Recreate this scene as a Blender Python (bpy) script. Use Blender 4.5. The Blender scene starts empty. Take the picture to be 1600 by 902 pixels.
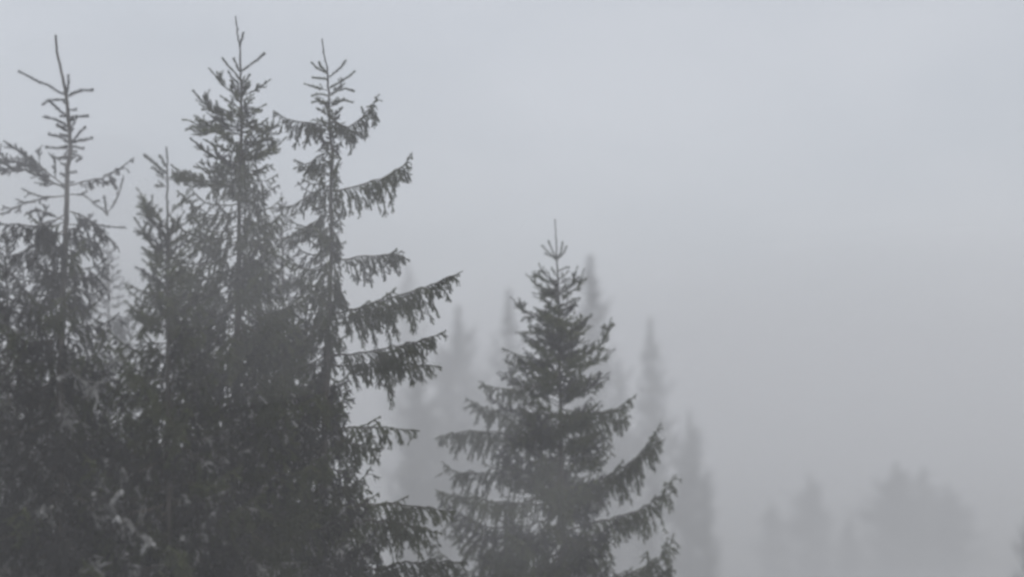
import bpy, math, random
import numpy as np
from mathutils import Vector

SC = bpy.context.scene
COL = SC.collection
RNG = np.random.default_rng(7)
random.seed(7)

# ------------------------------------------------------------------ camera
CAM_Z = 15.0
HFOV = math.radians(40.0)
K = 2 * math.tan(HFOV / 2) / 1600.0          # tangent per photograph pixel
PITCH = math.atan((620 - 451) * K)
cam_data = bpy.data.cameras.new("camera")
cam = bpy.data.objects.new("camera", cam_data)
COL.objects.link(cam)
cam.location = (0, 0, CAM_Z)
cam.rotation_euler = (math.pi / 2 + PITCH, 0, 0)
cam_data.sensor_width = 36
cam_data.lens = 18 / math.tan(HFOV / 2)
cam_data.clip_start = 0.1
cam_data.clip_end = 3000
cam_data.dof.use_dof = True
cam_data.dof.focus_distance = 17.5
cam_data.dof.aperture_fstop = (cam_data.lens / 1000) / 0.15
SC.camera = cam

# ------------------------------------------------------------------ world, sun, exposure
SUN_EL, SUN_ROT = math.radians(42), math.radians(150)
world = bpy.data.worlds.new("World")
SC.world = world
world.use_nodes = True
nt = world.node_tree
nt.nodes.clear()
sky = nt.nodes.new("ShaderNodeTexSky")
sky.sky_type = 'NISHITA'
sky.sun_disc = False
sky.sun_elevation = SUN_EL
sky.sun_rotation = SUN_ROT
sky.dust_density = 4.0
sky.air_density = 1.0
hsv = nt.nodes.new("ShaderNodeHueSaturation")
hsv.inputs["Saturation"].default_value = 0.34
bg = nt.nodes.new("ShaderNodeBackground")
bg.inputs["Strength"].default_value = 0.11
wout = nt.nodes.new("ShaderNodeOutputWorld")
nt.links.new(sky.outputs[0], hsv.inputs["Color"])
# overcast: most of the blue sky is hidden by an even grey cloud deck with faint soft patches
wtc = nt.nodes.new("ShaderNodeTexCoord")
wmp = nt.nodes.new("ShaderNodeMapping")
wmp.inputs["Scale"].default_value = (1, 1, 2.2)
wnz = nt.nodes.new("ShaderNodeTexNoise")
wnz.inputs["Scale"].default_value = 4.5
wnz.inputs["Detail"].default_value = 3
wcr = nt.nodes.new("ShaderNodeValToRGB")
wcr.color_ramp.elements[0].position, wcr.color_ramp.elements[0].color = .3, (.78, .84, .93, 1)
wcr.color_ramp.elements[1].position, wcr.color_ramp.elements[1].color = .7, (.94, .98, 1.06, 1)
wml = nt.nodes.new("ShaderNodeVectorMath")
wml.operation = 'SCALE'
wml.inputs["Scale"].default_value = 3.6
wmx = nt.nodes.new("ShaderNodeMix")
wmx.data_type = 'RGBA'
wmx.inputs["Factor"].default_value = 0.7
nt.links.new(wtc.outputs["Generated"], wmp.inputs[0])
nt.links.new(wmp.outputs[0], wnz.inputs["Vector"])
nt.links.new(wnz.outputs["Fac"], wcr.inputs[0])
nt.links.new(wcr.outputs[0], wml.inputs[0])
nt.links.new(hsv.outputs[0], wmx.inputs["A"])
nt.links.new(wml.outputs[0], wmx.inputs["B"])
nt.links.new(wmx.outputs["Result"], bg.inputs["Color"])
nt.links.new(bg.outputs[0], wout.inputs["Surface"])

sun_data = bpy.data.lights.new("sun", 'SUN')
sun_data.energy = 0.6
sun_data.angle = math.radians(30)
sun_data.color = (1.0, 0.96, 0.92)
sun = bpy.data.objects.new("sun", sun_data)
COL.objects.link(sun)
sun.location = (0, -20, 60)
# sky's rotation is measured from +Y towards +X
sd = Vector((math.sin(SUN_ROT) * math.cos(SUN_EL), math.cos(SUN_ROT) * math.cos(SUN_EL), math.sin(SUN_EL)))
sun.rotation_euler = sd.to_track_quat('Z', 'Y').to_euler()

SC.view_settings.view_transform = 'Standard'
SC.view_settings.look = 'None'
SC.view_settings.gamma = 1
SC.view_settings.exposure = 0.82
SC.render.engine = 'CYCLES'
cy = SC.cycles
cy.use_denoising = True
cy.max_bounces = 6
cy.diffuse_bounces = 2
cy.glossy_bounces = 1
cy.transmission_bounces = 1
cy.volume_bounces = 4
cy.transparent_max_bounces = 8
SC.render.filter_size = 2.4
cy.pixel_filter_type = 'BLACKMAN_HARRIS'
cy.filter_width = 2.9

HAZE = 0.0092


def P(px, py, d):
    """the point seen at pixel (px, py) of the photograph, d metres ahead"""
    u, v = (px - 800) * K, (451 - py) * K
    y = math.cos(PITCH) - v * math.sin(PITCH)
    z = math.sin(PITCH) + v * math.cos(PITCH)
    s = d / y
    return np.array([u * s, d, CAM_Z + z * s])


# ------------------------------------------------------------------ materials
def make_mat(name, cols, scale, rough, bump=0.3, objrand=0.0, detail=4.0, vec='Object', stretch=(1, 1, 1)):
    m = bpy.data.materials.new(name)
    m.use_nodes = True
    t = m.node_tree
    b = t.nodes["Principled BSDF"]
    b.inputs["Roughness"].default_value = rough
    b.inputs["Specular IOR Level"].default_value = 0.25
    tc = t.nodes.new("ShaderNodeTexCoord")
    mp = t.nodes.new("ShaderNodeMapping")
    mp.inputs["Scale"].default_value = stretch
    nz = t.nodes.new("ShaderNodeTexNoise")
    nz.inputs["Scale"].default_value = scale
    nz.inputs["Detail"].default_value = detail
    cr = t.nodes.new("ShaderNodeValToRGB")
    el = cr.color_ramp.elements
    el[0].position, el[0].color = 0.32, (*cols[0], 1)
    el[1].position, el[1].color = 0.7, (*cols[-1], 1)
    for i, c in enumerate(cols[1:-1]):
        e = el.new(0.32 + 0.38 * (i + 1) / (len(cols) - 1))
        e.color = (*c, 1)
    t.links.new(tc.outputs[vec], mp.inputs[0])
    t.links.new(mp.outputs[0], nz.inputs["Vector"])
    t.links.new(nz.outputs["Fac"], cr.inputs[0])
    src = cr.outputs[0]
    if objrand:
        oi = t.nodes.new("ShaderNodeObjectInfo")
        mr = t.nodes.new("ShaderNodeMapRange")
        mr.inputs["To Min"].default_value = 1 - objrand
        mr.inputs["To Max"].default_value = 1 + objrand
        hs = t.nodes.new("ShaderNodeHueSaturation")
        t.links.new(oi.outputs["Random"], mr.inputs["Value"])
        t.links.new(mr.outputs[0], hs.inputs["Value"])
        t.links.new(src, hs.inputs["Color"])
        src = hs.outputs[0]
    t.links.new(src, b.inputs["Base Color"])
    if bump:
        bp = t.nodes.new("ShaderNodeBump")
        bp.inputs["Strength"].default_value = bump
        t.links.new(nz.outputs["Fac"], bp.inputs["Height"])
        t.links.new(bp.outputs[0], b.inputs["Normal"])
    return m


M_NEEDLE = make_mat("spruce_needles", [(.020, .018, .022), (.029, .027, .030), (.046, .045, .045)], 5.0, .6, 0, .4)
M_NEEDLE2 = make_mat("olive_spruce_needles", [(.036, .043, .020), (.058, .068, .030), (.085, .092, .046)], 4.0, .6, 0, .4)
M_FAR = make_mat("far_spruce_needles", [(.036, .042, .036), (.056, .061, .052)], 1.2, .7, 0, .15)
M_FROST_LIT = make_mat("frosted_and_lit_needles", [(.10, .10, .10), (.34, .345, .35), (.55, .56, .57)], 9.0, .8, 0, .2)  # pale frosted needles; also paints lit tips into the needle colour
M_BARK = make_mat("spruce_bark", [(.04, .036, .034), (.06, .053, .05), (.11, .10, .095)], 14.0, .9, .6, 0, 8, stretch=(1, 1, .3))
M_TWIG = make_mat("twig_bark", [(.06, .05, .042), (.10, .085, .07)], 20.0, .9, 0, .15)
M_GROUND = make_mat("forest_floor", [(.08, .075, .06), (.13, .125, .10), (.19, .185, .155)], .35, .95, .5, 0, 10)


# ------------------------------------------------------------------ mesh helpers
def mesh_from(name, V, F, mats, mi=None, smooth=False):
    """V (n,3); F (m,k) faces all with the same number k of corners, or a list of such arrays"""
    if not isinstance(F, list):
        F = [F]
    F = [f for f in F if len(f)]
    me = bpy.data.meshes.new(name)
    me.vertices.add(len(V))
    me.vertices.foreach_set("co", np.ascontiguousarray(V, dtype=np.float32).ravel())
    loops = np.concatenate([f.ravel() for f in F]).astype(np.int32)
    counts = np.concatenate([np.full(len(f), f.shape[1]) for f in F])
    starts = np.concatenate([[0], np.cumsum(counts)[:-1]]).astype(np.int32)
    me.loops.add(len(loops))
    me.loops.foreach_set("vertex_index", loops)
    me.polygons.add(len(counts))
    me.polygons.foreach_set("loop_start", starts)
    for m in mats:
        me.materials.append(m)
    if mi is not None:
        me.polygons.foreach_set("material_index", mi.astype(np.int32))
    if smooth:
        me.polygons.foreach_set("use_smooth", np.ones(len(counts), dtype=bool))
    me.update(calc_edges=True)
    return me


def link(name, data, parent=None, loc=(0, 0, 0), rot=(0, 0, 0), scl=1.0):
    o = bpy.data.objects.new(name, data)
    COL.objects.link(o)
    o.parent = parent
    o.location = loc
    o.rotation_euler = rot
    o.scale = (scl, scl, scl) if not hasattr(scl, '__len__') else scl
    return o


def unit(v):
    v = np.asarray(v, float)
    return v / (np.linalg.norm(v, axis=-1, keepdims=True) + 1e-12)


def frames(D):
    """two unit vectors perpendicular to each row of D"""
    ref = np.where(np.abs(D[:, 2:3]) < .9, np.array([[0, 0, 1.]]), np.array([[1., 0, 0]]))
    A = unit(np.cross(D, ref))
    return A, np.cross(D, A)


def tube(pts, rad, sides=8):
    pts = np.asarray(pts, float)
    D = unit(np.gradient(pts, axis=0))
    ref = np.array([1., 0, 0]) if abs(D[:, 0]).mean() < .7 else np.array([0, 0, 1.])
    A = unit(np.cross(D, ref))
    B = np.cross(D, A)
    an = np.arange(sides) * 2 * math.pi / sides
    n = len(pts)
    V = (pts[:, None] + np.asarray(rad)[:, None, None] * (np.cos(an)[None, :, None] * A[:, None] + np.sin(an)[None, :, None] * B[:, None])).reshape(-1, 3)
    i = np.arange(n - 1)[:, None] * sides
    j = np.arange(sides)[None]
    F = np.stack([i + j, i + (j + 1) % sides, i + sides + (j + 1) % sides, i + sides + j], -1).reshape(-1, 4)
    return V, F


def twig_prisms(S):
    """three-sided prisms along segments S: rows p0(3) p1(3) r0 r1"""
    p0, p1 = S[:, :3], S[:, 3:6]
    D = unit(p1 - p0)
    A, B = frames(D)
    V = []
    for p, r in ((p0, S[:, 6]), (p1, S[:, 7])):
        for a in (0, 2.094, 4.189):
            V.append(p + r[:, None] * (math.cos(a) * A + math.sin(a) * B))
    V = np.stack(V, 1).reshape(-1, 3)
    b = (np.arange(len(S)) * 6)[:, None]
    F = np.concatenate([b + np.array([[k, (k + 1) % 3, 3 + (k + 1) % 3, 3 + k]]) for k in range(3)], 0)
    return V, F


def needles(S, rng, dens=420, length=.019, width=.0055):
    """needle blades bristling along segments S (rows p0 p1 density_factor length_factor)"""
    L = np.linalg.norm(S[:, 3:6] - S[:, :3], axis=1)
    n = rng.poisson(L * dens * S[:, 6] / S[:, 7]) if len(S) else np.array([], int)
    n = np.maximum(n, 1)
    idx = np.repeat(np.arange(len(S)), n)
    t = rng.random(len(idx))[:, None]
    D = unit(S[:, 3:6] - S[:, :3])
    A, B = frames(D)
    D, A, B = D[idx], A[idx], B[idx]
    base = S[idx, :3] * (1 - t) + S[idx, 3:6] * t
    an = rng.random(len(idx))[:, None] * 2 * math.pi
    R = np.cos(an) * A + np.sin(an) * B
    ln = (length * S[idx, 7] * rng.uniform(.75, 1.25, len(idx)))[:, None]
    # needles lie closer to the shoot near its end
    fw = rng.uniform(.35, .95, len(idx))[:, None]
    d = unit(R + D * fw)
    w = unit(np.cross(d, D)) * (width * S[idx, 7])[:, None] * .5
    tip = base + d * ln
    V = np.stack([base - w, base + w, tip], 1).reshape(-1, 3)
    F = np.arange(len(idx) * 3).reshape(-1, 3)
    return V, F


# ------------------------------------------------------------------ boughs
def resample(pts, n):
    """smooth curve through the points"""
    pts = np.asarray(pts, float)
    if len(pts) == 2:
        t = np.linspace(0, 1, n)[:, None]
        return pts[0] * (1 - t) + pts[1] * t
    # Catmull-Rom
    Q = np.vstack([2 * pts[0] - pts[1], pts, 2 * pts[-1] - pts[-2]])
    u = np.linspace(0, len(pts) - 1 - 1e-9, n)
    i = u.astype(int)
    t = (u - i)[:, None]
    a, b, c, d = Q[i], Q[i + 1], Q[i + 2], Q[i + 3]
    return .5 * (2 * b + (c - a) * t + (2 * a - 5 * b + 4 * c - d) * t ** 2 + (3 * b - a - 3 * c + d) * t ** 3)


def bough(pts, style, rng, lat=.25, start=.12, step=.06, down=1.0, full=1.0, lod=1.0, fork=True):
    """segment lists (twigs, green shoots) of one bough.
    style: bare (one shoot), brush (stiff shoots pointing forwards), droop (curtain of hanging twigs)"""
    pts = np.asarray(pts, float)
    L = np.linalg.norm(np.diff(pts, axis=0), axis=1).sum()
    n = max(4, int(L / (.07 * lod)))
    ax = resample(pts, n)
    ax[1:-1] += rng.normal(0, .004 + .004 * L, (n - 2, 3))
    tw, gr = [], []
    r0 = .004 + .0065 * L if style != 'bare' else .004
    r = np.linspace(r0, .0022, n)
    for i in range(n - 1):
        tw.append([*ax[i], *ax[i + 1], r[i], r[i + 1]])
        f = i / (n - 1)
        if style == 'bare' or f > (.45 if L > .8 else .15):
            gr.append([*ax[i], *ax[i + 1], full * (2.0 if style == 'bare' else 1.3), 1.2 if style == 'bare' else 1.05])
        elif f > .1:
            gr.append([*ax[i], *ax[i + 1], full * .5, .9])
    if style == 'bare':
        gr.append([*(ax[-1] - (ax[-1] - ax[-2]) * .3), *(ax[-1] + (ax[-1] - ax[-2]) * .1), 1.5, 1.0])
        return tw, gr
    seg = np.linalg.norm(np.diff(ax, axis=0), axis=1)
    cum = np.concatenate([[0], np.cumsum(seg)])
    s = L * start + step * rng.random()
    k = 0
    cl_ph = rng.random() * 6
    up = np.array([0, 0, 1.])
    if style == 'droop' and L > .7 and fork and lod < 2:
        for fr in (rng.uniform(.2, .35), rng.uniform(.42, .55), rng.uniform(.6, .72)):
            i = int(fr * (n - 1))
            fw_ = unit(ax[i + 1] - ax[i])
            sd0 = unit(np.cross(fw_, up)) * rng.choice([-1, 1])
            lf = L * (1 - fr) * rng.uniform(.35, .6)
            d0 = unit(fw_ * 1.0 + sd0 * rng.uniform(.5, 1.0) + up * rng.uniform(-.25, .2))
            q1 = ax[i] + d0 * lf * .5 - up * .03
            q2 = ax[i] + d0 * lf + fw_ * .04 + up * .02
            a1, b1 = bough([ax[i], q1, q2], style, rng, lat * .75, .1, step * 1.25, down, full, lod, False)
            tw += a1
            gr += b1
    while s < (cum[-1] * .97 if style == 'droop' or L < .3 else cum[-1] - min(.2, .3 * L)):
        i = min(np.searchsorted(cum, s) - 1, n - 2)
        t = (s - cum[i]) / seg[i]
        p = ax[i] * (1 - t) + ax[i + 1] * t
        fwd = unit(ax[i + 1] - ax[i])
        rem = cum[-1] - s
        side = unit(np.cross(fwd, up) + 1e-6) * (1 if k % 2 else -1)
        k += 1
        if style == 'brush':
            l = min(lat, rem * .6 + .01) * rng.uniform(.65, 1.15)
            roll = rng.uniform(-1.0, 1.0)
            sd_ = side * math.cos(roll) + np.cross(fwd, side) * math.sin(roll)
            d = unit(sd_ * .8 + fwd * rng.uniform(.5, .9) + up * .18)
            q = p + d * l * .5
            e = q + unit(d + up * .12 + fwd * .15) * l * .5
            pl = [p, q, e]
        else:
            prof = min(1.0, .4 + 2.2 * s / cum[-1]) * (.5 + .75 * abs(math.sin(s * 9 + cl_ph)) ** .7)
            l = min(lat * prof, rem * .62 + .04) * rng.uniform(.45, 1.3)
            age = min(1.0, rem / (.45 * L + .05))
            dn = down * (.25 + .75 * age) * rng.uniform(.7, 1.3)
            sp = rng.uniform(.1, .75)
            m = max(2, int(l / .09))
            q = p.copy()
            pl = [q]
            for j in range(m):
                a = (j + .5) / m
                d = unit(side * sp * (1 - .6 * a) + fwd * (.5 - .2 * a) - up * dn * (.35 + 1.6 * a) + rng.normal(0, .12, 3))
                q = q + d * l / m
                pl.append(q)
        for j in range(len(pl) - 1):
            a0 = j / (len(pl) - 1)
            tw.append([*pl[j], *pl[j + 1], .0028 * (1 - .4 * a0), .0022 * (1 - .4 * a0)])
            gr.append([*pl[j], *pl[j + 1], full, 1.0])
        # shoots on the side twigs
        if l > .11:
            m = int(l / (.036 * lod))
            for j in range(m):
                a = rng.uniform(.12, .9)
                x = a * (len(pl) - 1)
                ii = int(x)
                pp = pl[ii] * (1 - (x - ii)) + pl[ii + 1] * (x - ii)
                dd = unit(pl[ii + 1] - pl[ii])
                rr = rng.normal(0, 1, 3)
                rr = unit(rr - dd * rr.dot(dd))
                l2 = rng.uniform(.04, .10) * min(1, l / .2 + .3)
                g = -up * .45 * down if style == 'droop' else up * .15
                ee = pp + unit(dd * .9 + rr * .75 + g) * l2
                gr.append([*pp, *ee, full, .95])
                if rng.random() < .4:
                    tw.append([*pp, *ee, .002, .0015])
        s += step * rng.uniform(.6, 1.4)
    return tw, gr


def bough_arrays(pts, style, rng, lod=1.0, dens=400, **kw):
    tw, gr = bough(pts, style, rng, lod=lod, **kw)
    tw, gr = np.array(tw), np.array(gr)
    wv, wf = twig_prisms(tw)
    th = 1.25 if style != 'droop' else 1.1
    nv, nf = needles(gr, rng, dens=dens * 1.35 / lod ** 1.2, length=.022 * th * lod ** .85, width=.0088 * lod ** 1.0)
    return wv, wf, nv, nf


# prototype boughs, pointing along +x
LENGTHS = (.3, .55, .85, 1.25, 1.8, 2.5)


def proto_axis(L, style, rng):
    t = np.linspace(0, 1, 6)
    b = rng.normal(0, .04)
    if style == 'brush':
        z = .10 * t ** 2 + b * t * .3
    else:
        z = -.16 * np.sin(t * math.pi * .9) * 1.0 + .16 * t ** 3
    y = b * np.sin(t * 3) * 1.2
    return np.stack([t * L, y * L, z * L], 1)


PROTO = {}
for style in ('brush', 'droop'):
    for li, L in enumerate(LENGTHS):
        if style == 'brush' and L > 1.3:
            continue
        PROTO[style, li] = []
        for v in range(3):
            lat = {'brush': min(.2, .09 + .12 * L), 'droop': min(.42, .14 + .17 * L)}[style]
            A_ = bough_arrays(proto_axis(L, style, RNG), style, RNG, lat=lat, start=.1, step=.05 if style == 'brush' else .055, down=1.0, dens=360 if L < 1.5 else 300)
            wm = mesh_from("branch", A_[0], A_[1], [M_TWIG])
            nm = mesh_from("needles", A_[2], A_[3], [M_NEEDLE])
            nm2 = nm.copy()
            nm2.materials.clear()
            nm2.materials.append(M_NEEDLE2)
            nm3 = nm.copy()
            nm3.materials.clear()
            nm3.materials.append(M_FROST_LIT)
            nm4 = nm.copy()
            nm4.materials.append(M_FROST_LIT)
            cen = A_[2].reshape(-1, 3, 3).mean(1)
            w_ = np.sin(cen[:, 0] * 19 + v) * np.sin(cen[:, 1] * 23 + 2) * np.sin(cen[:, 2] * 17 + 1)
            nm4.polygons.foreach_set("material_index", ((w_ > .18) & (RNG.random(len(w_)) < .8)).astype(np.int32))  # needle clumps painted pale as lit tips and bright gaps
            PROTO[style, li].append((wm, {'dark': nm, 'olive': nm2, 'pale': nm3, 'lit_flecked': nm4}))


def interp(table, y):
    t = sorted(table)
    ys = [a[0] for a in t]
    return [float(np.interp(y, ys, [a[c] for a in t])) for c in range(1, len(t[0]))]


def ground_z(x, y):
    s = min(max((y - 55) / 90, 0), 1)
    s = s * s * (3 - 2 * s)
    return -9.0 * s + .6 * math.sin(x * .05 + 1) * math.cos(y * .04)


TREE_GROUP = "spruces standing in the fog"


def spruce(label, d, trunk_px, heroes, widths, fill, seed, tone='dark', group=TREE_GROUP, young=1.1, r_top=.005, taper=.0075, pale_spots=(), lit_flecks=0.0, view_end=960):
    """a near spruce: trunk through trunk_px (pixels at distance d), hero boughs traced in their own places,
    the rest of the crown filled with boughs reaching the half widths given (pixel row: left, right, depth)"""
    rng = np.random.default_rng(seed)
    m = d * K                                     # metres per pixel at this distance
    tp = [P(x, y, d) for x, y in trunk_px]
    base = np.array([tp[-1][0], d, ground_z(tp[-1][0], d)])
    tp.append(np.array([base[0], d, (tp[-1][2] + base[2]) / 2]))
    tp.append(base - np.array([0, 0, .3]))
    root = bpy.data.objects.new("spruce_tree", None)
    COL.objects.link(root)
    root.empty_display_size = .5
    root.location = base
    root['label'], root['category'], root['group'] = label, "tree", group
    # trunk
    tpts = resample(tp, 70)
    tpts[3:-3, :2] += rng.normal(0, .004, (64, 2))
    dist = np.concatenate([[0], np.cumsum(np.linalg.norm(np.diff(tpts, axis=0), axis=1))])
    rad = r_top + taper * dist
    rad[-3:] *= 1.25
    V, F = tube(tpts - base, rad, 10)
    link("trunk", mesh_from("trunk", V, F, [M_BARK], smooth=True), root)
    # needles on the leading shoot
    top = [[*(tpts[i] - base), *(tpts[i + 1] - base), 1.1, 1.0] for i in range(len(tpts) - 1) if dist[i] < 2.4]
    ss = []
    for row, dd in zip(top, dist):
        if dd > .3:
            row[6], row[7] = 1.3, 1.0 + min(1.0, (dd - .3) * .9)
        ss.append(row)
    V, F = needles(np.array(ss), rng, dens=900, length=.021, width=.0085)
    link("leading_shoot", mesh_from("leading_shoot", V, F, [M_NEEDLE]), root)

    def tx(z):
        """trunk centre at height z"""
        o = np.argsort(tpts[:, 2])
        return np.array([np.interp(z, tpts[o, 2], tpts[o, 0]), d, z])
    # traced boughs
    for h in heroes:
        px, style = h[0], h[1]
        kw = dict(h[2]) if len(h) > 2 else {}
        dep = kw.pop('dep', rng.uniform(-.35, .35))
        hp = np.array([P(x, y, d) for x, y in px])
        Lp = np.linalg.norm(hp[-1] - hp[0])
        f = np.linspace(0, 1, len(hp)) if len(hp) > 1 else [0]
        for q, ff in zip(hp, f):
            q_ = P(*px[list(f).index(ff)], d + dep * Lp * ff)
            q[:] = q_
        org = hp[0].copy()
        tn = kw.pop('tone', tone)
        A_ = bough_arrays(hp - org, style, rng, **kw)
        br = link("branch", mesh_from("branch", A_[0], A_[1], [M_TWIG]), root, org - base)
        link("needles", mesh_from("needles", A_[2], A_[3], [{'dark': M_NEEDLE, 'olive': M_NEEDLE2, 'pale': M_FROST_LIT}[tn]]), br)
    # crown fill
    count = 0
    y = fill[0][0]
    rows = []
    while y < view_end:
        n = interp(fill, y)[0] * (1.5 if y - fill[0][0] < 130 else 1.0)                    # boughs per 100 pixels of height
        rows.append(y)
        y += 100.0 / max(n, 1) * rng.uniform(.6, 1.4)
    # below the frame: fewer, larger boughs down to 3 m above the ground
    ypix_ground = view_end + (P(800, view_end, d)[2] - base[2] - 3) / m
    y = view_end
    while y < ypix_ground:
        rows.append(y)
        y += 16 * (16.0 / d) * rng.uniform(.6, 1.4) * (1 + (y - view_end) / 900)
    az = rng.random() * 6.28
    ytop = trunk_px[0][1]
    for y in rows[:280]:
        az += 2.39996 + rng.normal(0, .35)
        ca, sa = math.cos(az), math.sin(az)
        wl, wr, wd = interp(widths, min(y, 960))
        grow = 1 + max(0, y - 960) * m * .05
        Rm = 1 / math.sqrt((ca / (wr if ca > 0 else wl)) ** 2 + (sa / wd) ** 2) * m * grow
        Lb = Rm * rng.uniform(.62, 1.08)
        age = (y - ytop) * m
        style = 'brush' if age < young or (age < young * 1.6 and rng.random() < .5) else 'droop'
        if style == 'brush':
            el = math.radians(rng.uniform(18, 42) if age < 1 else rng.uniform(8, 30))
        else:
            el = math.radians(rng.uniform(-8, 18) - min(8, age * 1.2))
        li = int(np.argmin([abs(math.log(Lb / q)) for q in LENGTHS]))
        if style == 'brush':
            li = min(li, 3)
        wm, nms = PROTO[style, li][rng.integers(3)]
        z = P(800, y, d)[2]
        c = tx(z)
        sc = Lb / LENGTHS[li]
        tn = tone if rng.random() < .75 else ('olive' if tone == 'dark' else 'dark')
        for (sx, sy, sr) in pale_spots:
            if abs((c[0] + ca * Lb * .7) - P(sx, sy, d)[0]) < sr * m and abs(y - sy) < sr and sa < .3:
                tn = 'pale'
        if lit_flecks and y > 480 and sa < .25 and rng.random() < lit_flecks * min(1, (y - 480) / 200):
            tn = 'lit_flecked'  # light flecks put into the needle colour, low on the near side
        wsc = (sc, min(sc, 1.35) if sc > 1 else max(sc, .8), min(sc, 1.35) if sc > 1 else max(sc, .8))
        o = link("branch", wm, root, c - base, (rng.uniform(-.25, .25), -el, az), wsc)
        link("needles", nms[tn], o)
        count += 1
    return root


# ------------------------------------------------------------------ ground
gx = np.linspace(-390, 390, 131)
gy = np.linspace(-50, 900, 159)
GX, GY = np.meshgrid(gx, gy)
GZ = np.vectorize(ground_z)(GX, GY) + RNG.normal(0, .05, GX.shape)
V = np.stack([GX, GY, GZ], -1).reshape(-1, 3)
i = (np.arange(len(gy) - 1)[:, None] * len(gx) + np.arange(len(gx) - 1)[None]).ravel()
F = np.stack([i, i + 1, i + 1 + len(gx), i + len(gx)], 1)
g = link("ground", mesh_from("ground", V, F, [M_GROUND], smooth=True))
g['kind'] = 'structure'

# ------------------------------------------------------------------ near spruces
B = 'bare'
U = 'brush'
D_ = 'droop'
stubs = []
srng = np.random.default_rng(77)
for k_, yy in enumerate(range(205, 300, 9)):
    sg = 1 if k_ % 2 else -1
    rr = srng.uniform(6, 13)
    stubs.append(([(517, yy), (517 + sg * rr, yy - srng.uniform(-6, 10))], 'brush', dict(lat=.05, step=.03, start=0, dep=srng.uniform(-.8, .6))))
stubs_a = []
for k_, yy in enumerate(range(165, 300, 8)):
    sg = 1 if k_ % 2 else -1
    rr = srng.uniform(6, 13)
    stubs_a.append(([(107, yy), (107 + sg * rr, yy - srng.uniform(-3, 8))], 'bare', dict(dep=srng.uniform(-.8, .6))))
for k_, yy in enumerate(range(300, 500, 9)):
    sg = 1 if k_ % 2 else -1
    rr = srng.uniform(10, 26) + (yy - 300) * .03
    stubs.append(([(517, yy), (517 + sg * rr * .6, yy + 4), (517 + sg * rr, yy + srng.uniform(10, 30))], 'droop',
                  dict(lat=.16, step=.03, start=0, dep=srng.uniform(-1.2, .6))))
# thin spruce at the left edge
spruce("thin sparse spruce at the far left with bare top shoots and a long crooked leader", 15.0,
       [(87, 55), (89, 82), (97, 118), (104, 150), (106, 180), (110, 225), (106, 262), (104, 310), (102, 380), (97, 500), (94, 640), (92, 900)],
       [([(100, 148), (62, 128), (30, 112)], B), ([(104, 150), (107, 118)], B), ([(106, 152), (120, 143), (144, 141)], B),
        ([(102, 156), (80, 156), (67, 163)], B), ([(103, 180), (90, 170), (77, 158)], B), ([(105, 196), (90, 188), (70, 183)], B),
        ([(108, 184), (122, 182), (137, 181)], B), ([(108, 200), (114, 195), (120, 183)], B), ([(107, 224), (95, 215), (77, 210)], B),
        ([(110, 224), (120, 213), (133, 199)], B), ([(111, 222), (125, 219), (143, 216)], B), ([(108, 230), (92, 232), (73, 230)], B),
        ([(110, 230), (130, 232)], B), ([(108, 243), (95, 247), (84, 246)], B), ([(110, 240), (127, 246), (120, 252)], B),
        ([(107, 205), (96, 200), (90, 196)], B), ([(108, 232), (101, 243), (92, 250)], B),
        ([(104, 292), (72, 268), (40, 243), (5, 220)], U, dict(lat=.24, step=.06, dep=-.2)),
        ([(104, 296), (60, 274), (20, 262), (-20, 240)], U, dict(lat=.2, step=.06, dep=.5)),
        ([(70, 266), (30, 255), (-6, 252)], U, dict(lat=.15)),
        ([(104, 290), (140, 283), (175, 271), (209, 247)], D_, dict(lat=.14, step=.08, down=.6, dep=.1)),
        ([(103, 304), (130, 304), (150, 320), (168, 336)], U, dict(lat=.1, step=.12, dep=.2)),
        ([(165, 335), (183, 310), (193, 276)], U, dict(lat=.06, step=.1)), ([(167, 333), (163, 308)], B), ([(184, 296), (172, 280)], B),
        ([(103, 306), (60, 311), (30, 322), (0, 335)], D_, dict(lat=.1, step=.1, down=.4, dep=.1)),
        ([(103, 345), (60, 330), (42, 334)], U, dict(lat=.1, dep=-.3)),
        ([(102, 330), (130, 338), (160, 362), (180, 386)], D_, dict(lat=.2, step=.06, dep=-.2)),
        ([(104, 352), (150, 352), (196, 356)], U, dict(lat=.09, step=.1, dep=.5)),
        ([(102, 335), (60, 352), (20, 352), (-10, 345)], D_, dict(lat=.3, step=.045, dep=-.2)),
        ([(102, 360), (70, 372), (40, 392), (12, 402)], D_, dict(lat=.3, step=.045, dep=-.5)),
        ([(102, 365), (130, 372), (155, 385), (160, 410)], D_, dict(lat=.3, step=.05, dep=-.4)),
        *stubs_a,
        ([(93, 775), (70, 790), (66, 800)], D_, dict(lat=.2, dep=-3., tone='pale')),
        ([(94, 770), (130, 785), (190, 812), (240, 850)], D_, dict(lat=.13, step=.1, start=.5, dep=-1.3, tone='pale')),
        ([(94, 790), (150, 795), (172, 790), (190, 768)], U, dict(lat=.1, step=.08, dep=-1.9, tone='pale')),
        ([(94, 600), (100, 640), (112, 668)], D_, dict(lat=.15, step=.07, dep=-2.2, tone='pale')),
        ([(94, 560), (125, 590), (150, 612)], D_, dict(lat=.14, step=.08, dep=-1.8, tone='pale')),
        ([(94, 850), (130, 870), (160, 900)], U, dict(lat=.12, step=.08, dep=-1.8, tone='pale')),
        ],
       [(300, 60, 50, 60), (340, 90, 60, 70), (420, 110, 75, 110), (520, 130, 90, 130), (640, 160, 130, 160), (800, 210, 190, 210), (960, 260, 240, 260)],
       [(345, 9), (420, 15), (520, 17), (600, 24), (900, 26)], 11, tone='dark', young=.5, r_top=.011, lit_flecks=.4)

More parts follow.
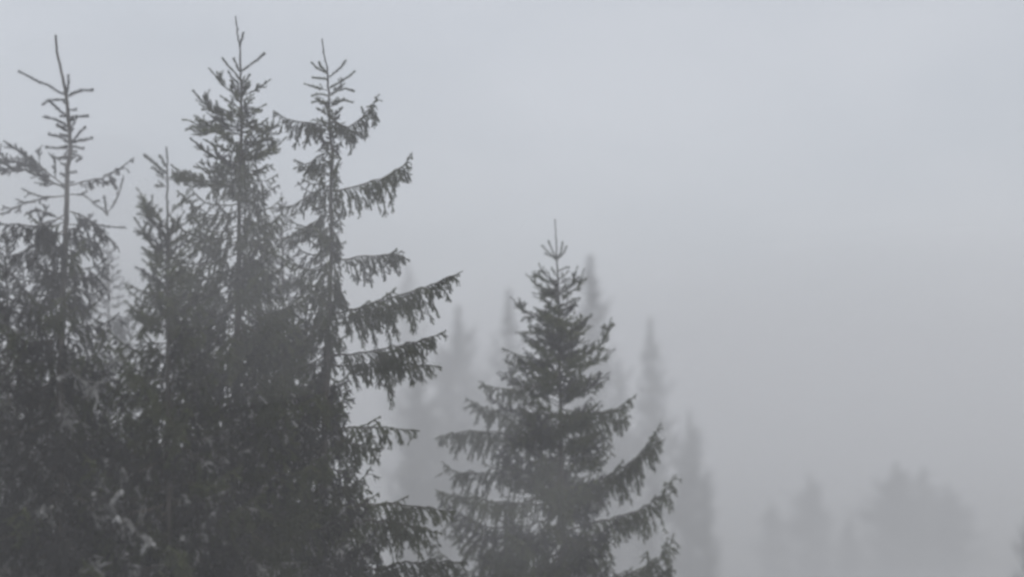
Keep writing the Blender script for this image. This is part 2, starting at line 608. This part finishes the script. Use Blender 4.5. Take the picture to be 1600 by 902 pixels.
# large dense spruce
spruce("big dense spruce with the tallest leader, left of the one with sweeping boughs", 16.0,
       [(368, 25), (371, 52), (375, 76), (376, 120), (377, 150), (376, 220), (374, 330), (371, 500), (368, 680), (366, 900)],
       [([(375, 74), (380, 52)], B), ([(377, 112), (395, 99), (413, 84)], B), ([(375, 112), (370, 102), (365, 92)], B),
        ([(375, 125), (362, 108), (348, 92)], B), ([(377, 132), (385, 126), (390, 117)], B), ([(374, 132), (362, 122), (357, 112)], B),
        ([(376, 150), (350, 137), (327, 107)], U, dict(lat=.12, start=.4, step=.035)),
        ([(378, 148), (400, 141), (423, 124)], U, dict(lat=.12, start=.3, step=.04)),
        ([(376, 165), (395, 172), (416, 163)], U, dict(lat=.12, step=.035)),
        ([(375, 185), (330, 172), (302, 142)], U, dict(lat=.16, start=.25, step=.03)),
        ([(375, 205), (330, 200), (284, 187)], U, dict(lat=.15, step=.035)),
        ([(375, 210), (325, 206), (290, 203)], U, dict(lat=.14, step=.035, dep=-.6)),
        ([(375, 256), (335, 244), (297, 216)], U, dict(lat=.14, start=.35, step=.035)),
        ([(375, 275), (340, 268), (303, 260)], U, dict(lat=.16, step=.035)),
        ([(377, 200), (405, 196), (418, 185)], U, dict(lat=.16, step=.035)),
        ([(377, 225), (410, 222), (424, 200), (428, 174)], U, dict(lat=.17, step=.03)),
        ([(377, 245), (415, 240), (448, 214)], U, dict(lat=.2, step=.03)),
        ([(377, 155), (382, 140), (386, 130)], U, dict(lat=.1, step=.035)), ([(376, 160), (366, 148), (360, 133)], U, dict(lat=.1, step=.035)),
        ([(375, 290), (330, 290), (290, 276), (268, 258)], U, dict(lat=.2, step=.035, dep=.2)),
        ([(374, 700), (420, 672), (460, 668)], D_, dict(lat=.3, dep=-1.2)),
        ([(370, 650), (385, 655), (400, 648)], U, dict(lat=.08, step=.06, dep=-3.5, tone='pale')),
        ([(370, 665), (355, 682), (338, 692)], U, dict(lat=.08, step=.06, dep=-3.5, tone='pale')),
        ([(367, 760), (340, 790), (300, 800)], D_, dict(lat=.12, step=.1, start=.6, dep=-2.6, tone='pale')),
        ([(367, 820), (290, 850), (262, 862)], D_, dict(lat=.12, step=.1, start=.6, dep=-2.0, tone='pale')),
        ([(368, 700), (290, 700), (235, 712), (215, 716)], U, dict(lat=.08, step=.09, start=.6, dep=-1.25, tone='pale')),
        ([(366, 850), (345, 868), (330, 885)], D_, dict(lat=.15, step=.07, dep=-2.5, tone='pale')),
        ([(366, 850), (385, 868), (410, 890), (425, 905)], D_, dict(lat=.18, step=.07, dep=-2.2, tone='pale')),
        ],
       [(140, 25, 25, 25), (200, 60, 42, 50), (260, 70, 62, 70), (320, 92, 80, 95), (400, 130, 95, 130), (500, 170, 110, 165), (640, 200, 140, 200), (800, 240, 190, 240), (960, 270, 230, 270)],
       [(140, 22), (220, 24), (400, 24), (600, 26), (900, 28)], 12, young=1.4, tone='olive', lit_flecks=.35)

# young spruce in front
spruce("small slender young spruce, its thin tip just left of the big dense spruce", 14.6,
       [(260, 229), (261, 262), (261, 300), (262, 350), (262, 420), (262, 520), (263, 700), (263, 900)],
       [([(261, 272), (245, 258), (226, 243)], B), ([(260, 262), (254, 252), (250, 244)], B),
        ([(261, 285), (250, 270), (238, 262)], U, dict(lat=.08, step=.03)), ([(261, 278), (275, 275), (292, 268)], U, dict(lat=.1, step=.03)),
        ([(261, 280), (285, 282), (312, 284)], U, dict(lat=.13, step=.03)), ([(261, 292), (250, 291), (243, 290)], U, dict(lat=.08, step=.03)),
        ([(262, 352), (238, 335), (225, 315), (213, 293)], U, dict(lat=.14, start=.3, step=.035)),
        ([(262, 358), (240, 345), (238, 305)], U, dict(lat=.12, start=.3, step=.035)),
        ([(262, 362), (240, 335), (214, 323)], U, dict(lat=.13, start=.3, step=.035)),
        ([(262, 370), (275, 350), (288, 330)], U, dict(lat=.1, step=.05)), ([(262, 340), (280, 318), (295, 300)], U, dict(lat=.12, step=.04)),
        ([(262, 395), (235, 380), (210, 340)], U, dict(lat=.15, start=.3, step=.035)),
        ],
       [(285, 25, 40, 25), (340, 40, 50, 40), (400, 62, 60, 60), (480, 80, 80, 80), (600, 110, 110, 110), (800, 150, 150, 150), (960, 180, 180, 180)],
       [(362, 16), (420, 24), (500, 24), (700, 24), (900, 22)], 13, young=1.3, tone='olive', lit_flecks=.3)

# spruce with the sweeping boughs
spruce("gappy spruce whose long boughs sweep out to the right with hanging twigs", 17.0,
       [(503, 60), (507, 88), (512, 118), (514, 160), (515, 200), (519, 240), (517, 290), (518, 350), (517, 420), (512, 520), (508, 650), (504, 800), (503, 900)],
       [([(511, 115), (498, 108), (487, 98)], B), ([(511, 113), (503, 106), (499, 98)], B), ([(514, 121), (530, 107), (540, 95)], B),
        ([(514, 138), (535, 126), (554, 112)], B), ([(512, 124), (500, 122), (488, 121)], B), ([(513, 142), (495, 137), (475, 131)], U, dict(lat=.09, step=.035)),
        ([(513, 150), (500, 146), (488, 150)], B), ([(515, 147), (530, 138), (533, 122)], U, dict(lat=.08, step=.04)),
        ([(515, 150), (535, 139), (552, 142)], B), ([(514, 160), (500, 158), (488, 160)], B), ([(516, 162), (535, 156), (551, 160)], B),
        ([(514, 165), (503, 160), (495, 152)], U, dict(lat=.12, step=.03)), ([(515, 168), (528, 160), (538, 154)], U, dict(lat=.12, step=.03)),
        ([(515, 185), (505, 175), (495, 170)], U, dict(lat=.15, step=.025)), ([(515, 185), (527, 178), (535, 168)], U, dict(lat=.15, step=.025)),
        ([(516, 200), (485, 193), (455, 188), (430, 175)], D_, dict(lat=.27, step=.03, dep=-.2)),
        ([(516, 205), (495, 198), (475, 196)], D_, dict(lat=.3, step=.03, dep=-.7)),
        ([(516, 185), (540, 198), (558, 190), (575, 172), (592, 148)], D_, dict(lat=.24, step=.035, start=.02, dep=-.1)),
        ([(516, 190), (530, 195), (545, 205)], D_, dict(lat=.28, step=.03, start=.0, dep=-.7)),
        ([(575, 172), (583, 182), (588, 195)], B), ([(569, 178), (565, 168)], B),
        ([(518, 275), (527, 258), (532, 248)], B), ([(518, 245), (524, 232), (530, 246)], B),
        ([(517, 232), (495, 246), (478, 256), (460, 250)], D_, dict(lat=.2, step=.035)),
        ([(517, 250), (500, 258), (475, 262), (462, 262)], D_, dict(lat=.22, step=.03)),
        ([(519, 300), (560, 289), (600, 276), (626, 262), (644, 239)], D_, dict(lat=.42, step=.028, dep=-.1, start=.05)),
        ([(622, 264), (632, 272), (636, 284)], B),
        ([(517, 290), (490, 300), (465, 318), (440, 325)], D_, dict(lat=.25, step=.04)),
        ([(517, 330), (490, 348), (465, 362), (430, 378)], D_, dict(lat=.26, step=.045)),
        ([(517, 360), (535, 385), (525, 380)], D_, dict(lat=.15)),
        ([(517, 408), (560, 401), (600, 399), (620, 396), (640, 408)], D_, dict(lat=.38, step=.032, dep=-.2)),
        ([(515, 440), (530, 452), (542, 478)], D_, dict(lat=.25, step=.03, dep=-.2)),
        ([(514, 492), (570, 479), (620, 462), (675, 445), (722, 424)], D_, dict(lat=.5, step=.030, dep=-.1)),
        ([(514, 500), (560, 492), (610, 478), (650, 470)], D_, dict(lat=.36, step=.04, dep=-.5)),
        ([(513, 556), (570, 552), (620, 541), (660, 532), (697, 517)], D_, dict(lat=.52, step=.028, dep=-.1)),
        ([(513, 570), (570, 570), (630, 568), (690, 574)], D_, dict(lat=.28, step=.04, dep=.2)),
        ([(508, 640), (530, 640), (545, 652)], D_, dict(lat=.25, step=.04)),
        ([(506, 668), (545, 668), (600, 668), (655, 674)], D_, dict(lat=.34, step=.05, dep=-.1)),
        ([(505, 690), (540, 690), (570, 700), (600, 700)], D_, dict(lat=.36, step=.04, dep=-.5)),
        ([(504, 800), (570, 788), (640, 790), (712, 800)], D_, dict(lat=.45, step=.035, dep=-.1)),
        ([(504, 825), (570, 815), (640, 820), (690, 835)], D_, dict(lat=.45, step=.04, dep=-.6)),
        ([(503, 905), (560, 890), (640, 880), (730, 880)], D_, dict(lat=.45, step=.035, dep=-.3)),
        *stubs,
        ([(503, 850), (525, 860), (545, 852)], U, dict(lat=.12, dep=-2.2, tone='pale')),
        ],
       [(150, 22, 20, 20), (190, 45, 25, 30), (260, 66, 15, 30), (330, 70, 20, 50), (430, 90, 22, 70), (520, 130, 30, 110), (600, 150, 40, 120), (700, 170, 50, 150), (800, 190, 90, 170), (960, 220, 170, 210)],
       [(165, 18), (330, 20), (480, 20), (600, 24), (900, 26)], 14, tone='olive', young=.9, lit_flecks=.4)

# mid spruce
spruce("broad cone-shaped spruce alone in the middle, smaller and paler than those on the left", 22.0,
       [(867, 342), (869, 375), (870, 405), (872, 450), (873, 500), (875, 600), (878, 750), (880, 900)],
       [([(869, 404), (858, 396), (847, 384)], B), ([(869, 404), (862, 390), (857, 377)], B), ([(871, 404), (876, 392), (879, 379)], B),
        ([(871, 405), (880, 396), (885, 385)], B), ([(870, 408), (861, 400), (852, 396)], B), ([(871, 425), (880, 420), (889, 418)], B),
        ([(871, 440), (852, 430), (842, 412)], U, dict(lat=.14, start=.3, step=.035)), ([(871, 448), (850, 440), (832, 425)], U, dict(lat=.14, start=.3, step=.035)),
        ([(871, 452), (845, 450), (821, 428)], U, dict(lat=.15, start=.4, step=.035)), ([(871, 455), (890, 450), (903, 415)], U, dict(lat=.15, start=.4, step=.035)),
        ([(872, 458), (900, 452), (913, 420)], U, dict(lat=.16, start=.4, step=.035)), ([(872, 462), (850, 462), (832, 458)], U, dict(lat=.15, step=.035)),
        ([(872, 490), (892, 480), (907, 466)], U, dict(lat=.12, step=.05)),
        ([(872, 505), (840, 495), (815, 485), (798, 465)], U, dict(lat=.17, step=.045)), ([(872, 520), (840, 518), (806, 520)], U, dict(lat=.18, step=.045)),
        ([(873, 530), (905, 515), (925, 490)], U, dict(lat=.18, step=.045)), ([(873, 560), (920, 552), (945, 530), (956, 496)], U, dict(lat=.2, step=.04)),
        ([(874, 575), (925, 570), (962, 545)], U, dict(lat=.2, step=.04)),
        ([(874, 560), (830, 560), (785, 545)], D_, dict(lat=.25, step=.045)), ([(875, 600), (820, 605), (780, 608), (748, 596)], D_, dict(lat=.3, step=.045)),
        ([(876, 640), (920, 645), (960, 640), (995, 616)], D_, dict(lat=.3, step=.045)), ([(876, 660), (930, 662), (970, 655), (985, 650)], D_, dict(lat=.3, step=.045)),
        ([(880, 765), (930, 752), (985, 722), (1012, 695), (1033, 660)], D_, dict(lat=.38, step=.032, dep=-.1)),
        ([(880, 770), (930, 760), (980, 735), (1005, 712)], D_, dict(lat=.38, step=.04, dep=-.4)),
        ([(880, 830), (940, 815), (1000, 795), (1035, 770), (1057, 742)], D_, dict(lat=.42, step=.035, dep=-.1)),
        ([(882, 925), (960, 905), (1015, 885), (1042, 862), (1052, 834)], D_, dict(lat=.4, step=.035, dep=-.1)),
        ([(882, 940), (960, 930), (1020, 905), (1050, 885)], D_, dict(lat=.4, step=.035, dep=-.4)),
        ([(876, 700), (800, 680), (730, 674), (680, 686)], D_, dict(lat=.42, step=.035, dep=-.1)),
        ([(877, 650), (810, 640), (760, 640), (728, 622)], D_, dict(lat=.35, step=.04)),
        ([(878, 740), (790, 740), (720, 738), (690, 722)], D_, dict(lat=.42, step=.04)),
        ([(878, 790), (790, 785), (710, 775), (680, 765)], D_, dict(lat=.45, step=.04)),
        ],
       [(430, 30, 28, 28), (480, 46, 40, 42), (540, 74, 66, 70), (600, 96, 86, 92), (660, 135, 100, 115), (720, 150, 80, 125), (800, 185, 85, 150), (960, 235, 125, 200)],
       [(435, 22), (500, 28), (600, 38), (800, 44), (900, 44)], 15, tone='olive', young=3.0, lit_flecks=.15)

# shrouded second row seen through the near crowns
spruce("shadowy spruce behind the thin left tree, only its middle showing in gaps", 24.0,
       [(168, 372), (169, 420), (170, 520), (170, 900)], [],
       [(380, 10, 10, 10), (460, 45, 45, 45), (600, 95, 95, 95), (800, 150, 150, 150), (960, 190, 190, 190)],
       [(395, 16), (500, 14), (700, 24), (900, 28)], 21)
spruce("shadowy spruce at the left edge, filling the gap beneath the thin tree's boughs", 21.0,
       [(8, 352), (10, 420), (12, 520), (14, 900)], [],
       [(360, 10, 10, 10), (440, 50, 45, 45), (600, 105, 105, 105), (800, 160, 160, 160), (960, 200, 200, 200)],
       [(372, 22), (500, 26), (700, 30), (900, 30)], 22)
spruce("shadowy spruce hidden between the two tallest crowns", 21.5,
       [(440, 300), (441, 380), (442, 520), (442, 900)], [],
       [(310, 10, 10, 10), (400, 40, 40, 40), (520, 65, 65, 65), (700, 90, 80, 110), (800, 120, 90, 140), (960, 160, 130, 180)],
       [(325, 14), (500, 14), (700, 22), (900, 26)], 23)


# ------------------------------------------------------------------ far spruces, fading into the fog
def crown_arrays(H, hw, seed, dens=1.0, lean=0.0, narrow=1.0):
    """foliage of a whole far crown of height H and half width hw, base at z=0"""
    rng = np.random.default_rng(seed)
    Vs, Fs, off = [], [], 0
    protos = []
    for L in (.5, 1.0, 1.7, 2.6):
        for v in range(3):
            st = 'brush' if L < .6 else 'droop'
            A_ = bough_arrays(proto_axis(L, st, rng), st, rng, lod=3.2, dens=440, lat=.25 * L + .12, step=.11, start=.05, down=.9)
            protos.append((L, A_[2], A_[3]))
    z = H - .15
    az = 0
    while z > H * .12:
        f = (H - z) / H
        az += 2.4 + rng.normal(0, .4)
        R = hw * min(1, .05 + 3.3 * f) * rng.uniform(.45, 1.2)
        R *= .78 + .34 * math.sin(z * 5.1 + seed) * math.sin(z * 2.7 + az * .5 + seed)
        if math.sin(az * 1.0 + z * 2.3) > .6 and f < .6:
            R *= .55
        R = max(R, .2)
        cand = [p for p in protos if abs(math.log(p[0] / R)) == min(abs(math.log(q[0] / R)) for q in protos)]
        L, nv, nf = cand[rng.integers(len(cand))]
        el = math.radians(np.interp(f, [0, .1, .3, 1], [42, 18, 0, -14]) + rng.normal(0, 7))
        s = R / L
        v = nv * np.array([s, max(s, .8), max(s, .8)])
        ce, se = math.cos(el), math.sin(el)
        v = np.stack([v[:, 0] * ce - v[:, 2] * se, v[:, 1], v[:, 0] * se + v[:, 2] * ce], 1)
        c, s_ = math.cos(az), math.sin(az)
        v = np.stack([v[:, 0] * c - v[:, 1] * s_, v[:, 0] * s_ + v[:, 1] * c, v[:, 2] + z], 1)
        Vs.append(v)
        Fs.append(nf + off)
        off += len(v)
        z -= (.05 if H - z < 1.2 else (.03 if H - z < 2.5 else .02 + .05 * f)) * rng.uniform(.5, 1.5) / dens
    # leading shoot
    lv, lf = needles(np.array([[0, 0, H - .9, 0, 0, H, 1.2, 2.2]]), rng, dens=400)
    Vs.append(lv)
    Fs.append(lf + off)
    return np.concatenate(Vs), np.concatenate(Fs)


FAR = []
for k, (hw, dn) in enumerate(((2.3, 1.0), (1.9, .8), (3.0, 1.1))):
    V, F = crown_arrays(18.0, hw, 50 + k, dn)
    cm = mesh_from("crown", V, F, [M_FAR])
    hz = np.linspace(0, 17.6, 24)
    tv, tf = tube(np.stack([hz * 0 + .05 * np.sin(hz * .5), hz * 0, hz - .3], 1), .15 * (1 - hz / 18) ** 1.3 + .006, 8)
    FAR.append((mesh_from("trunk", tv, tf, [M_BARK], smooth=True), cm))
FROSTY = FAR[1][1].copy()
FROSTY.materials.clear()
FROSTY.materials.append(M_FROST_LIT)

FAR_GROUP = "distant spruces fading into the fog"


def far_spruce(label, px, py, d, var, wide=1.0, rz=0.0, frosty=False, tilt=0.0):
    d *= 1.55 if d < 90 else 1.5
    top = P(px, py, d)
    gz = ground_z(top[0], d)
    H = top[2] - gz
    s = H / 18.0
    root = bpy.data.objects.new("spruce_tree", None)
    COL.objects.link(root)
    root.location = (top[0], d, gz)
    root.rotation_euler = (0, tilt, rz)
    root['label'], root['category'], root['group'] = label, "tree", FAR_GROUP
    tm, cm = FAR[var]
    link("trunk", tm, root, scl=(s, s, s))
    link("crown", FROSTY if frosty else cm, root, scl=(s * wide, s * wide, s))


far_spruce("faint tall spruce right behind the tip of the middle spruce", 923, 398, 62, 0, 1.0, .3)
far_spruce("faint slim spruce just left of the middle spruce, behind it", 795, 452, 60, 1, 1.0, 1.3)
far_spruce("faint spruce seen beyond the tips of the longest sweeping boughs", 716, 478, 64, 2, .9, 2.2)
far_spruce("very faint spruce seen between the sweeping boughs", 637, 412, 125, 0, .9, 4.0)
far_spruce("faint spruce with a ragged narrow top, right of the middle spruce", 1016, 496, 56, 1, .95, 5.0)
far_spruce("faint lower spruce at the right foot of the ragged narrow one", 1078, 640, 58, 2, .75, .9)
far_spruce("short faint spruce at the outer right end of the fading row", 1104, 735, 56, 1, .8, 2.9)
far_spruce("faint spruce low behind the left side of the middle spruce", 655, 560, 52, 2, .8, 3.6)
far_spruce("faint spruce hidden low behind the right side of the middle spruce", 968, 560, 66, 0, .9, .1)
far_spruce("lone ghostly spruce tip in the fog on the right, tallest of three", 1266, 738, 94, 2, 1.2, 1.1)
far_spruce("ghostly slim spruce left of the lone tip, lower and leaning", 1214, 780, 96, 2, 1.15, 2.6, tilt=.05)
far_spruce("lowest ghostly spruce just right of the lone tip", 1326, 803, 99, 0, 1.5, .2)
far_spruce("broad ghostly spruce left in the dim clump at lower right", 1400, 722, 106, 2, 1.9, .5)
far_spruce("broad ghostly spruce right in the dim clump at lower right", 1482, 758, 110, 2, 1.9, 2.0)
far_spruce("ghostly spruce at the back of the dim clump at lower right", 1442, 730, 116, 0, 2.3, 3.0)
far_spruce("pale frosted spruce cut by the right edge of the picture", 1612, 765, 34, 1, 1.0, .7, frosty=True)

# ------------------------------------------------------------------ haze: one closed box of even air
x0, x1, y0, y1, z0, z1 = -400, 400, -60, 910, -11.0, 27.0
V = np.array([(x, y, z) for x in (x0, x1) for y in (y0, y1) for z in (z0, z1)], float)
F = np.array([(0, 1, 3, 2), (4, 6, 7, 5), (0, 4, 5, 1), (2, 3, 7, 6), (0, 2, 6, 4), (1, 5, 7, 3)])
mh = bpy.data.materials.new("haze_air")
mh.use_nodes = True
t = mh.node_tree
t.nodes.clear()
pv = t.nodes.new("ShaderNodeVolumePrincipled")
pv.inputs["Color"].default_value = (.94, .945, .96, 1)
pv.inputs["Density"].default_value = HAZE
pv.inputs["Anisotropy"].default_value = 0.2
mo = t.nodes.new("ShaderNodeOutputMaterial")
t.links.new(pv.outputs[0], mo.inputs["Volume"])
hz = link("haze", mesh_from("haze", V, F, [mh]))
hz['kind'] = 'stuff'


def mist_patch(name, px, py, d, rx, ry, rz, dens, seed):
    """a lumpy closed body of thicker air"""
    rng = np.random.default_rng(seed)
    nu, nv = 40, 22
    th = np.linspace(0, 2 * math.pi, nu, endpoint=False)
    ph = np.linspace(0, math.pi, nv)[1:-1]
    T, H_ = np.meshgrid(th, ph)
    D = np.stack([np.sin(H_) * np.cos(T), np.sin(H_) * np.sin(T), np.cos(H_)], -1).reshape(-1, 3)
    D = np.vstack([D, [[0, 0, 1], [0, 0, -1]]])
    lump = np.ones(len(D))
    for q in range(9):
        c = unit(rng.normal(0, 1, 3))
        lump += rng.uniform(-.3, .34) * np.exp(-((D - c) ** 2).sum(1) / rng.uniform(.15, .5))
    V = D * lump[:, None] * np.array([rx, ry, rz])
    r = len(ph)
    i = (np.arange(r - 1)[:, None] * nu + np.arange(nu)[None]).ravel()
    j = (np.arange(r - 1)[:, None] * nu + (np.arange(nu)[None] + 1) % nu).ravel()
    F4 = np.stack([i, i + nu, j + nu, j], 1)
    k = np.arange(nu)
    k1 = (k + 1) % nu
    Ft = np.stack([np.full(nu, r * nu), k, k1], 1)
    b = (r - 1) * nu
    Fb = np.stack([np.full(nu, r * nu + 1), b + k1, b + k], 1)
    m = mh.copy()
    m.name = "mist_air"
    m.node_tree.nodes["Principled Volume"].inputs["Density"].default_value = dens
    o = link(name, mesh_from(name, V, [F4, Ft, Fb], [m], smooth=True), None, P(px, py, d))
    o['kind'] = 'stuff'


mist_patch("mist_patch", 345, 440, 14.6, 2.3, 1.4, 1.3, .05, 3)
mist_patch("mist_patch", 300, 230, 13.4, 3.6, 1.3, 1.7, .035, 4)
mist_patch("mist_patch", 610, 640, 20.0, 2.0, 1.4, 1.3, .05, 5)
mist_patch("mist_patch", 780, 800, 19.5, 1.7, 1.0, .9, .05, 31)
mist_patch("mist_patch", 150, 500, 17.5, 1.0, 1.0, 1.1, .12, 33)
mist_patch("mist_patch", 1300, 960, 84, 24, 12, 8.5, .012, 8)
mist_patch("mist_patch", 1270, 1010, 88, 17, 11, 7.5, .016, 18)
mist_patch("mist_patch", 1400, 1040, 90, 20, 12, 6.0, .02, 19)
mist_patch("mist_patch", 820, 760, 66, 16, 8, 9, .022, 9)
mist_patch("mist_patch", 120, 290, 14.6, 1.3, .8, .5, .12, 12)
mist_patch("mist_patch", 1420, 500, 60, 13, 6, 3.5, .012, 14)
mist_patch("mist_patch", 1100, 610, 48, 9, 5, 3.0, .02, 15)
